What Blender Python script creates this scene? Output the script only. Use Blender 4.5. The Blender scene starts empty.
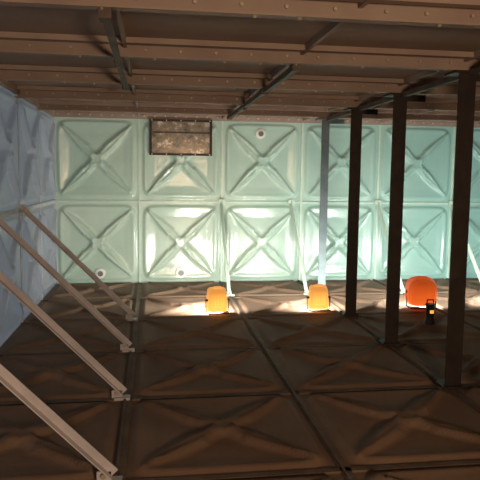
import bpy, bmesh, numpy as np, math, random
from mathutils import Vector, Matrix
random.seed(4)
SC=bpy.context.scene
COL=SC.collection
XL,D,CH=-1.1416,7.5467,1.3075
NX=8; YB=D-10; XR=XL+NX
H=2.0
SC.view_settings.view_transform='Standard'

# ---------------------------------------------------------------- materials
def nt(name):
    m=bpy.data.materials.new(name);m.use_nodes=True
    t=m.node_tree;b=t.nodes['Principled BSDF'];return m,t,b
def N(t,ty,**k):
    n=t.nodes.new(ty)
    for a,v in k.items():
        if a in n.inputs.keys(): n.inputs[a].default_value=v
        else: setattr(n,a,v)
    return n
def coords(t,scale=(1,1,1)):
    tc=N(t,'ShaderNodeTexCoord');mp=N(t,'ShaderNodeMapping');mp.inputs['Scale'].default_value=scale
    t.links.new(tc.outputs['Object'],mp.inputs[0]);return mp.outputs[0]
def noise(t,co,sc,det=4,rough=.6):
    n=N(t,'ShaderNodeTexNoise');n.inputs['Scale'].default_value=sc;n.inputs['Detail'].default_value=det;n.inputs['Roughness'].default_value=rough
    t.links.new(co,n.inputs['Vector']);return n.outputs['Fac']
def ramp(t,fac,stops):
    r=N(t,'ShaderNodeValToRGB');e=r.color_ramp.elements
    while len(e)<len(stops): e.new(.5)
    for i,(p,c) in enumerate(stops): e[i].position=p;e[i].color=(*c,1)
    t.links.new(fac,r.inputs[0]);return r.outputs[0]
def simple(name,c1,c2,rough=.5,metal=0,sc=6,bump=.1,r2=None):
    m,t,b=nt(name);co=coords(t);n=noise(t,co,sc)
    t.links.new(ramp(t,n,[(.35,c1),(.65,c2)]),b.inputs['Base Color'])
    b.inputs['Roughness'].default_value=rough;b.inputs['Metallic'].default_value=metal
    n2=noise(t,co,sc*6);bp=N(t,'ShaderNodeBump');bp.inputs['Strength'].default_value=bump;bp.inputs['Distance'].default_value=.01
    t.links.new(n2,bp.inputs['Height']);t.links.new(bp.outputs[0],b.inputs['Normal'])
    return m
def grp(name,c1,c2,trans,tfac,rough=.2,c3=None):
    m,t,b=nt(name);co=coords(t);n=noise(t,co,2.2,6)
    base=ramp(t,n,[(.3,c1),(.7,c2)])
    if c3:   # daylight through the wall tinted into the base colour, bluer towards +X
        sx=N(t,'ShaderNodeSeparateXYZ');t.links.new(co,sx.inputs[0])
        mr=N(t,'ShaderNodeMapRange');mr.inputs['From Min'].default_value=.5;mr.inputs['From Max'].default_value=4
        t.links.new(sx.outputs['X'],mr.inputs[0])
        mc=N(t,'ShaderNodeMix',data_type='RGBA');t.links.new(mr.outputs[0],mc.inputs[0]);t.links.new(base,mc.inputs[6]);mc.inputs[7].default_value=(*c3,1)
        base=mc.outputs[2]
    t.links.new(base,b.inputs['Base Color'])
    n3=noise(t,co,9,5)
    rr=N(t,'ShaderNodeMapRange');rr.inputs['To Min'].default_value=rough*.6;rr.inputs['To Max'].default_value=rough*1.6
    t.links.new(n3,rr.inputs[0]);t.links.new(rr.outputs[0],b.inputs['Roughness'])
    b.inputs['Specular IOR Level'].default_value=.8
    n2=noise(t,co,14,5);bp=N(t,'ShaderNodeBump');bp.inputs['Strength'].default_value=.32;bp.inputs['Distance'].default_value=.01
    t.links.new(n2,bp.inputs['Height']);t.links.new(bp.outputs[0],b.inputs['Normal'])
    tr=N(t,'ShaderNodeBsdfTranslucent');tr.inputs['Color'].default_value=(*trans,1)
    mx=N(t,'ShaderNodeMixShader');mx.inputs[0].default_value=tfac
    t.links.new(b.outputs[0],mx.inputs[1]);t.links.new(tr.outputs[0],mx.inputs[2])
    t.links.new(mx.outputs[0],t.nodes['Material Output'].inputs[0])
    return m
M_back=grp('grp_panel_aqua',(.47,.59,.45),(.62,.71,.56),(.5,.78,.66),.22,.17,(.33,.58,.51))
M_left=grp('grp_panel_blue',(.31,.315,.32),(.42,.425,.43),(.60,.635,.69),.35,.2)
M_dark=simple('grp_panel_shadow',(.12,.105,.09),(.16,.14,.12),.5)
M_floor,t,b=nt('silty_floor');co=coords(t);n=noise(t,co,1.3,8,.6)
t.links.new(ramp(t,n,[(.3,(.180,.112,.072)),(.5,(.22,.143,.094)),(.72,(.28,.19,.13))]),b.inputs['Base Color'])
b.inputs['Roughness'].default_value=.68;b.inputs['Specular IOR Level'].default_value=.22
bp=N(t,'ShaderNodeBump');bp.inputs['Strength'].default_value=.4;bp.inputs['Distance'].default_value=.008
t.links.new(noise(t,co,22,6),bp.inputs['Height']);t.links.new(bp.outputs[0],b.inputs['Normal'])
M_ceil=simple('ceiling_panel',(.29,.205,.16),(.37,.275,.22),.8,0,1.5,.08)
M_ceilrib=simple('ceiling_flange',(.31,.23,.185),(.40,.31,.255),.6,0,2,.08)
M_bolt=simple('bolt_steel',(.45,.38,.3),(.6,.52,.42),.4,.4)
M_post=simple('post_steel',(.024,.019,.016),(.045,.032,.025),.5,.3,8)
M_tie=simple('tie_steel',(.09,.065,.05),(.15,.11,.085),.6,.1,8)
M_brace=simple('brace_galvanised',(.50,.48,.50),(.64,.61,.62),.4,.0,7)
M_seal=simple('seam_sealant',(.50,.66,.54),(.62,.74,.62),.4)
M_sealf=simple('floor_sealant',(.11,.075,.05),(.18,.125,.088),.7)
M_seall=simple('blue_sealant',(.48,.50,.54),(.58,.60,.64),.4)
M_black=simple('black_rubber',(.012,.012,.012),(.03,.028,.025),.45)
M_white=simple('pvc_white',(.75,.78,.74),(.85,.86,.82),.35)
M_hole=simple('pipe_dark',(.10,.11,.09),(.22,.22,.18),.3)
def orange(name,c,em,es):
    m,t,b=nt(name);co=coords(t)
    t.links.new(ramp(t,noise(t,co,9),[(.3,tuple(x*.85 for x in c)),(.7,c)]),b.inputs['Base Color'])
    b.inputs['Roughness'].default_value=.3
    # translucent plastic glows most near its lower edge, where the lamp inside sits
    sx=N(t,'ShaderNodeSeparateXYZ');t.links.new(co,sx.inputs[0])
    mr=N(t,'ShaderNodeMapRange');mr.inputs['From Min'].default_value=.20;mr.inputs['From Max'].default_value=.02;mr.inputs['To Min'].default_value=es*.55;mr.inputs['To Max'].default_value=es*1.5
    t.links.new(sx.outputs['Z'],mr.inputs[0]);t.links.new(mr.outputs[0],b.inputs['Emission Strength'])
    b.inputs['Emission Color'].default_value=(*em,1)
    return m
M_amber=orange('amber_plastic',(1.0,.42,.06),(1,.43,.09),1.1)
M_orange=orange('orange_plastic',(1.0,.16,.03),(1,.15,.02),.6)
M_lens,t,b=nt('lamp_lens');b.inputs['Emission Color'].default_value=(1,.93,.78,1);b.inputs['Emission Strength'].default_value=12
M_plq,t,b=nt('reflective_plaque');co=coords(t,(1,1,1.3))
t.links.new(ramp(t,noise(t,co,9,7,.7),[(.3,(.07,.05,.04)),(.45,(.20,.19,.16)),(.54,(.30,.22,.15)),(.64,(.62,.64,.60))]),b.inputs['Base Color'])
b.inputs['Roughness'].default_value=.2;b.inputs['Metallic'].default_value=.35

# ---------------------------------------------------------------- mesh builder
class MB:
    def __init__(s): s.v=[];s.f=[];s.mi=[]
    def add(s,vs,fs,mi=0):
        o=len(s.v);s.v+= [tuple(v) for v in vs]
        for f in fs: s.f.append([i+o for i in f]);s.mi.append(mi)
    def box(s,c,sz,mi=0,R=None):
        c=Vector(c);vs=[]
        for x in(-.5,.5):
            for y in(-.5,.5):
                for z in(-.5,.5):
                    p=Vector((x*sz[0],y*sz[1],z*sz[2]))
                    if R is not None:p=R@p
                    vs.append(c+p)
        s.add(vs,[(0,1,3,2),(4,6,7,5),(0,4,5,1),(2,3,7,6),(0,2,6,4),(1,5,7,3)],mi)
    def prism(s,prof,p0,p1,up=(0,0,1),mi=0):
        p0=Vector(p0);p1=Vector(p1);d=(p1-p0).normalized();r=d.cross(Vector(up)).normalized();u=r.cross(d)
        n=len(prof);vs=[p0+r*a+u*b for a,b in prof]+[p1+r*a+u*b for a,b in prof]
        s.add(vs,[tuple(range(n))[::-1],tuple(range(n,2*n))]+[(i,(i+1)%n,n+(i+1)%n,n+i) for i in range(n)],mi)
    def cyl(s,p0,p1,r,n=12,mi=0,r1=None):
        p0=Vector(p0);p1=Vector(p1);d=(p1-p0).normalized();up=Vector((0,0,1)) if abs(d.z)<.9 else Vector((1,0,0))
        a=d.cross(up).normalized();u=a.cross(d);r1=r if r1 is None else r1
        vs=[p0+(a*math.cos(2*math.pi*i/n)+u*math.sin(2*math.pi*i/n))*r for i in range(n)]+[p1+(a*math.cos(2*math.pi*i/n)+u*math.sin(2*math.pi*i/n))*r1 for i in range(n)]
        s.add(vs,[tuple(range(n))[::-1],tuple(range(n,2*n))]+[(i,(i+1)%n,n+(i+1)%n,n+i) for i in range(n)],mi)
    def tube(s,pts,r,n=8,mi=0):
        for a,b in zip(pts[:-1],pts[1:]): s.cyl(a,b,r,n,mi)
    def obj(s,name,mats,parent=None,bevel=0,smooth=False,loc=None):
        me=bpy.data.meshes.new(name);me.from_pydata(s.v,[],s.f)
        for m in mats: me.materials.append(m)
        me.polygons.foreach_set('material_index',s.mi)
        bm=bmesh.new();bm.from_mesh(me);bmesh.ops.recalc_face_normals(bm,faces=bm.faces);bm.to_mesh(me);bm.free()
        if smooth: me.polygons.foreach_set('use_smooth',[True]*len(me.polygons))
        ob=bpy.data.objects.new(name,me);COL.objects.link(ob)
        if bevel:
            bv=ob.modifiers.new('b','BEVEL');bv.width=bevel;bv.segments=3;bv.limit_method='ANGLE';bv.angle_limit=.6
        if parent: ob.parent=parent
        if loc: ob.location=loc
        return ob
def Lprof(w,th): return [(0,0),(w,0),(w,th),(th,th),(th,w),(0,w)]

# ---------------------------------------------------------------- pressed panels
def ss(e0,e1,x):
    t=np.clip((x-e0)/(e1-e0),0,1);return t*t*(3-2*t)
def height(u,v,k=1.0):
    a=np.abs(u);b=np.abs(v)
    m=(a**9+b**9)**(1/9)
    h=ss(.465,.435,m)*.022*min(1,k+.3)
    h=h-ss(.425,.385,m)*.008
    s=(a+b)/2**.5;tt=np.abs(a-b)/2**.5
    q=np.clip(s/.60,0,1)
    w=np.where(s<.17,.040+(.17-s)*.10,.054*(1-(s-.17)/.44)+.004);w=np.where(s<.10,.046,w);w=np.clip(w,.004,.1)
    arm=ss(w*1.15,w*.6,tt)*ss(.60,.54,s)
    h=h+arm*.034*k*ss(0.0,.10,1-q)
    h=h-ss(w*.4,0,tt)*.013*k*ss(.10,.15,s)*ss(.5,.42,s)
    h=h+ss(.082,.062,np.maximum(a,b))*.016*k-ss(.048,.035,np.maximum(a,b))*.010*k
    mx=np.maximum(a,b);mn=np.minimum(a,b)
    h=h-.010*ss(.0,.06,mx-mn-.05)*ss(.40,.30,mx)*k
    return h
KF=.68
def panels(name,nu,nv,res,org,du,dv,n,mat,k=1.0,parent=None,amp=1.0):
    U=np.arange(nu*res+1)/res;V=np.arange(nv*res+1)/res
    uu,vv=np.meshgrid(U,V,indexing='ij')
    hh=height(uu%1-.5,vv%1-.5,k)*amp
    org,du,dv,n=[np.array(x,float) for x in(org,du,dv,n)]
    P=org+uu[...,None]*du+vv[...,None]*dv+hh[...,None]*n
    P=P.reshape(-1,3);W=len(V)
    i,j=np.meshgrid(np.arange(len(U)-1),np.arange(W-1),indexing='ij')
    q=np.stack([i*W+j,(i+1)*W+j,(i+1)*W+j+1,i*W+j+1],-1).reshape(-1,4)
    if np.dot(np.cross(du,dv),n)<0:q=q[:,::-1]
    me=bpy.data.meshes.new(name);me.from_pydata(P.tolist(),[],q.tolist());me.materials.append(mat)
    me.polygons.foreach_set('use_smooth',[True]*len(me.polygons))
    ob=bpy.data.objects.new(name,me);COL.objects.link(ob)
    if parent: ob.parent=parent
    return ob
wb=panels('wall_back',NX,2,80,(XL,D,0),(1,0,0),(0,0,1),(0,-1,0),M_back)
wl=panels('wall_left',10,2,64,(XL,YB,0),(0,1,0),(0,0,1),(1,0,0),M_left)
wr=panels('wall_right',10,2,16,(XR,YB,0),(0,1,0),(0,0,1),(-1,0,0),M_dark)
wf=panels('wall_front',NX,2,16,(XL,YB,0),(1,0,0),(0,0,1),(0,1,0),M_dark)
fl=panels('floor',NX,10,56,(XL,YB,0),(1,0,0),(0,1,0),(0,0,1),M_floor,KF)
CZ=2.05
ce=panels('ceiling',NX,10,12,(XL,YB,CZ),(1,0,0),(0,1,0),(0,0,-1),M_ceil,0.2,amp=.5)

# seams
s=MB()
for k in range(1,NX): s.box((XL+k,D-.008,H/2),(.022,.016,H))
for k in range(NX):
    s.box((XL+k+.5,D-.008,1.0),(.97,.016,.02))
s.obj('trim_1',[M_seal],wb)
s=MB()
for k in range(1,10): s.box((XL+.008,YB+k,H/2),(.016,.022,H))
s.box((XL+.012,(YB+D)/2,1.0),(.024,D-YB,.035))
s.box((XL+.012,D-.012,1.0),(.024,.024,H))
s.obj('trim_2',[M_seall],wl)
s=MB()
for k in range(1,NX):
    s.box((XL+k,(YB+D)/2,.005),(.05,D-YB,.010));s.box((XL+k-.012,(YB+D)/2,.011),(.012,D-YB,.02))
for k in range(1,10): s.box(((XL+XR)/2,YB+k,.005),(NX,.035,.010))
s.obj('trim_3',[M_sealf],fl)
s=MB()
s.box(((XL+XR)/2,D-.02,H+.02),(NX,.04,.07));
for i in range(int(NX/.125)): s.cyl((XL+.06+i*.125,D-.04,H+.02),(XL+.06+i*.125,D-.055,H+.02),.012,8,1)
s.obj('trim_4',[M_ceilrib,M_bolt],wb)
s=MB();s.box((XL+.02,(YB+D)/2,H+.02),(.04,D-YB,.07));s.obj('trim_5',[M_ceilrib],wl)

# ceiling flanges and bolts
s=MB()
for k in range(1,10):
    y=YB+k
    s.box(((XL+XR)/2,y,CZ-.045),(NX,.016,.09))
    s.box(((XL+XR)/2,y-.022,CZ-.09),(NX,.055,.010))
    s.box(((XL+XR)/2,y-.10,CZ-.02),(NX,.05,.03))
    for i in range(int(NX/.2)):
        x=XL+.1+i*.2+random.uniform(-.015,.015)
        s.cyl((x,y-.008,CZ-.05),(x,y-.022,CZ-.05),.008,6,1)
        if random.random()<.7: s.cyl((x+.05,y-.035,CZ-.094),(x+.05,y-.035,CZ-.105),.008,6,1)
for k in range(1,NX): s.box((XL+k,(YB+D)/2,CZ-.02),(.02,D-YB,.04))
s.obj('ceiling_flange_rails',[M_ceilrib,M_bolt],ce)
s=MB()
for xx,y0,y1 in((XL+2-.05,YB+6,YB+9),(XL+1-.05,YB+5,YB+7),(XL+3,YB+4,YB+9)):
    s.prism(Lprof(.035,.007),(xx,y0,CZ-.13),(xx,y1,CZ-.13))
    for k in range(int(round(y1-y0))+1): s.box((xx+.015,y0+k,CZ-.11),(.05,.08,.05))
s.obj('ceiling_tie_angles',[M_tie],ce)

# ---------------------------------------------------------------- posts
XS=XL+3
def post(row,mat,w=.10,x=None):
    x=XS if x is None else x
    y=D-row;s=MB()
    pr=[(-w/2,-w/2),(w/2,-w/2),(w/2,-w/2+.012),(-w/2+.012,-w/2+.012),(-w/2+.012,w/2),(-w/2,w/2)]
    s.prism(pr,(x,y,.03),(x,y,CZ-.10),up=(0,1,0))
    s.box((x,y,.025),(.15,.15,.014))
    s.box((x,y,CZ-.108),(.18,.14,.014))
    s.box((x+.13,y-.02,CZ-.13),(.16,.012,.05))
    for a in(-1,1):
        for c in(-1,1): s.cyl((x+a*.06,y+c*.06,.03),(x+a*.06,y+c*.06,.045),.010,6,0)
    return s.obj('steel_post',[mat,M_bolt])
M_postb=simple('post_lit_steel',(.11,.155,.165),(.17,.22,.225),.55,.1,6)  # bluish light on the far post put into its steel colour
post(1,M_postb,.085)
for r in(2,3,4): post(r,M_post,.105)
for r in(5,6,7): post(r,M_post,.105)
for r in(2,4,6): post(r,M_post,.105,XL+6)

# ---------------------------------------------------------------- braces
def brace(p0,p1,w=.05,mat=M_brace,wall='x'):
    s=MB();p0=Vector(p0);p1=Vector(p1)
    s.prism(Lprof(w,.006),p0,p1)
    s.box((p1.x,p1.y,.017),(.09,.06,.014))
    s.box((p1.x-(.03 if wall=='x' else 0),p1.y,.04),(.06,.012,.045) if wall=='x' else (.012,.06,.045))
    s.cyl((p1.x-.03,p1.y-.012,.05),(p1.x-.03,p1.y-.03,.05),.012,8,1)
    if wall=='x': s.box((p0.x+.01,p0.y,p0.z),(.02,.08,.10));s.cyl((p0.x+.04,p0.y-.02,p0.z),(p0.x+.04,p0.y+.02,p0.z),.014,8,1)
    else: s.box((p0.x,p0.y-.01,p0.z),(.08,.02,.07))
    return s.obj('diagonal_brace',[mat,M_bolt])
for r in range(2,8): brace((XL+.03,D-r,1.0),(XL+.97,D-r,.04),.04)
for k in (2,2.87,4,5,6): brace((XL+k,D-.03,1.0),(XL+k,D-.93,.04),.032,M_seal,'y')

# ---------------------------------------------------------------- wall fittings
def port(x,z,r=.05,y=D-.025):
    s=MB();n=28
    s.cyl((x,y+.03,z),(x,y-.012,z),r,n,0);s.cyl((x,y-.012,z),(x,y-.022,z),r*.82,n,0,r*.76);s.cyl((x,y-.020,z),(x,y-.0235,z),r*.55,n,1)
    s.obj('pipe_port',[M_white,M_hole],wb)
port(XL+2.47,1.84,.06);port(XL+.53,.13,.06);port(XL+1.5,.13,.065);
px0,px1,pz0,pz1=XL+1.12,XL+1.87,1.56,1.985
s=MB();yc=D-.045
s.box(((px0+px1)/2,yc,(pz0+pz1)/2),(px1-px0-.04,.012,pz1-pz0-.04),1)
for a,bb,c,d in((px0,px1,pz0,pz0+.025),(px0,px1,pz1-.025,pz1),(px0,px0+.03,pz0+.025,pz1-.025),(px1-.03,px1,pz0+.025,pz1-.025)):
    s.box(((a+bb)/2,yc-.006,(c+d)/2),(bb-a,.035,d-c),0)
for i in range(5):
    for zz in(pz0+.012,pz1-.012):
        x=px0+.03+i*(px1-px0-.06)/4;s.cyl((x,yc-.02,zz),(x,yc-.034,zz),.009,6,2)
s.box(((px0+px1)/2,yc-.008,pz0+.27),(px1-px0-.07,.02,.012),0)
s.obj('framed_wall_plaque',[M_post,M_plq,M_bolt])

# ---------------------------------------------------------------- work lights
def fz(x,y):
    return float(height(np.array((x-XL)%1-.5),np.array((y-YB)%1-.5),KF))
def worklight(x,y,mat,rot=0,big=1.0,shape='box',power=26,lc=(1,.93,.80)):
    e=bpy.data.objects.new('work_light',None);COL.objects.link(e)
    z0=max(fz(x+a,y+c) for a in(-.1,0,.1) for c in(-.1,-.05,0,.05,.1))+.001
    e.location=(x,y,z0);e.rotation_euler=(0,0,rot);e.scale=(big,)*3
    s=MB();n=48;rings=[];zc=.122
    tp=.2 if shape=='box' else .08
    def ring(w,h,yy,zc,p):
        o=[]
        for i in range(n):
            a=2*math.pi*i/n;c,sn=math.cos(a),math.sin(a)
            r=(abs(c)**p+abs(sn)**p)**(-1/p)
            tz=sn*r
            o.append((c*r*w*(1-tp*(tz+1)/2),yy,zc+tz*h))
        return o
    prof=[(.072,.088,-.060,7),(.090,.104,-.052,7),(.100,.110,-.03,7),(.103,.112,.015,8),(.108,.117,.022,8),(.108,.117,.040,8),(.100,.108,.042,8)]
    if shape=='round': prof=[(.06,.06,-.075,2.6),(.092,.088,-.06,2.8),(.112,.102,-.035,3),(.118,.112,.01,3),(.122,.116,.02,3),(.122,.116,.042,3),(.11,.10,.044,3)]
    vs=[]
    for w,h,yy,p in prof: vs+=ring(w,h,yy,zc,p)
    fs=[tuple(range(n))[::-1]]
    for k in range(len(prof)-1):
        for i in range(n): fs.append((k*n+i,k*n+(i+1)%n,(k+1)*n+(i+1)%n,(k+1)*n+i))
    s.add(vs,fs,0);s.obj('housing',[mat],e,smooth=False,bevel=.002)
    s=MB();w,h,yy,p=prof[-1];s.add(ring(w,h,.0445,zc,p),[tuple(range(n))],0);s.obj('lens',[M_lens],e)
    s=MB()
    for i in range(5): s.box(((i-2)*.026,-.066,zc+.005),(.007,.022,.095),0)
    s.box((0,-.062,zc-.065),(.10,.012,.018),0)
    s.obj('rear_ribs',[mat],e,bevel=.002)
    s=MB()
    for a in(-1,1):
        s.tube([(a*.075,-.075,.006),(a*.095,-.07,.006),(a*.098,.05,.006)],.006,10,0)
        s.tube([(a*.110,0,.006),(a*.110,0,zc)],.004,10,0)
        s.cyl((a*.09,0,zc),(a*.116,0,zc),.012,14,0)
    s.tube([(-.075,-.075,.006),(.075,-.075,.006)],.006,10,0)
    s.obj('stand',[M_black],e)
    s=MB();top=zc+prof[3][1]-.006
    hh=.018 if shape=='box' else .008
    s.tube([(-.04,0,top-.01),(-.04,0,top+hh*.6),(-.03,0,top+hh),(.03,0,top+hh),(.04,0,top+hh*.6),(.04,0,top-.01)],.007,10,0)
    s.obj('handle',[mat],e)
    ld=bpy.data.lights.new('beam','AREA');ld.shape='RECTANGLE';ld.size=.17;ld.size_y=.17;ld.energy=power;ld.color=lc
    lo=bpy.data.objects.new('beam',ld);COL.objects.link(lo);lo.parent=e;lo.location=(0,.055,zc);lo.rotation_euler=(math.radians(80),0,0)
    return e
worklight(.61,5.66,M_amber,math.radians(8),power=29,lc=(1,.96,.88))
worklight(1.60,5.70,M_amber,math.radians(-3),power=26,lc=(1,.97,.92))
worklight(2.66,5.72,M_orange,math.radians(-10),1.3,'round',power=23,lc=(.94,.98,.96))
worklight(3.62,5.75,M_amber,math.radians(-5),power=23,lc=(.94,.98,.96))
e=bpy.data.objects.new('battery_torch',None);COL.objects.link(e);tx,ty=2.42,5.02;e.location=(tx,ty,fz(tx,ty)+.011)
s=MB();s.cyl((0,0,.06),(0,.0,.15),.035,20,0);s.cyl((0,0,.15),(0,0,.165),.042,20,0);s.box((0,-.03,.10),(.03,.03,.025),1);s.cyl((0,0,-.01),(0,0,.06),.05,20,0,.03)
s.tube([(-.03,0,.16),(-.03,0,.2),(.03,0,.2),(.03,0,.16)],.006,8,0)
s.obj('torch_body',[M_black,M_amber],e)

# ---------------------------------------------------------------- lights
w=bpy.data.worlds.new('World');SC.world=w;w.use_nodes=True
w.node_tree.nodes['Background'].inputs[0].default_value=(.55,.68,.72,1);w.node_tree.nodes['Background'].inputs[1].default_value=.3
def sun(d,col,e):
    l=bpy.data.lights.new('daylight_sun','SUN');l.energy=e;l.color=col;l.angle=.1
    o=bpy.data.objects.new('daylight_sun',l);COL.objects.link(o);o.rotation_euler=Vector(d).to_track_quat('-Z','Y').to_euler()
sun((1,-.9,-.75),(.76,.86,1),1.1)
def area(name,loc,tgt,size,e,col):
    l=bpy.data.lights.new(name,'AREA');l.size=size;l.energy=e;l.color=col
    o=bpy.data.objects.new(name,l);COL.objects.link(o);o.location=loc;o.rotation_euler=(Vector(tgt)-Vector(loc)).to_track_quat('-Z','Y').to_euler()
area('warm_fill',(.9,-1.6,1.1),(1.3,4,.9),.4,82,(1,.68,.44))  # added warm fill behind the camera, brightens floor and ceiling

# ---------------------------------------------------------------- camera
f,yaw,p,roll=615.12,.1437,.1016,.0120
F=Vector((math.sin(yaw)*math.cos(p),math.cos(yaw)*math.cos(p),-math.sin(p)))
R0=Vector((math.cos(yaw),-math.sin(yaw),0));U0=R0.cross(F)
R=R0*math.cos(roll)+U0*math.sin(roll);U=-R0*math.sin(roll)+U0*math.cos(roll)
cam=bpy.data.cameras.new('camera');co_=bpy.data.objects.new('camera',cam);COL.objects.link(co_)
cam.sensor_width=36;cam.lens=f/480*36;cam.clip_start=.02
Mx=Matrix((R,U,-F)).transposed().to_4x4();Mx.translation=Vector((0,0,CH));co_.matrix_world=Mx
SC.camera=co_
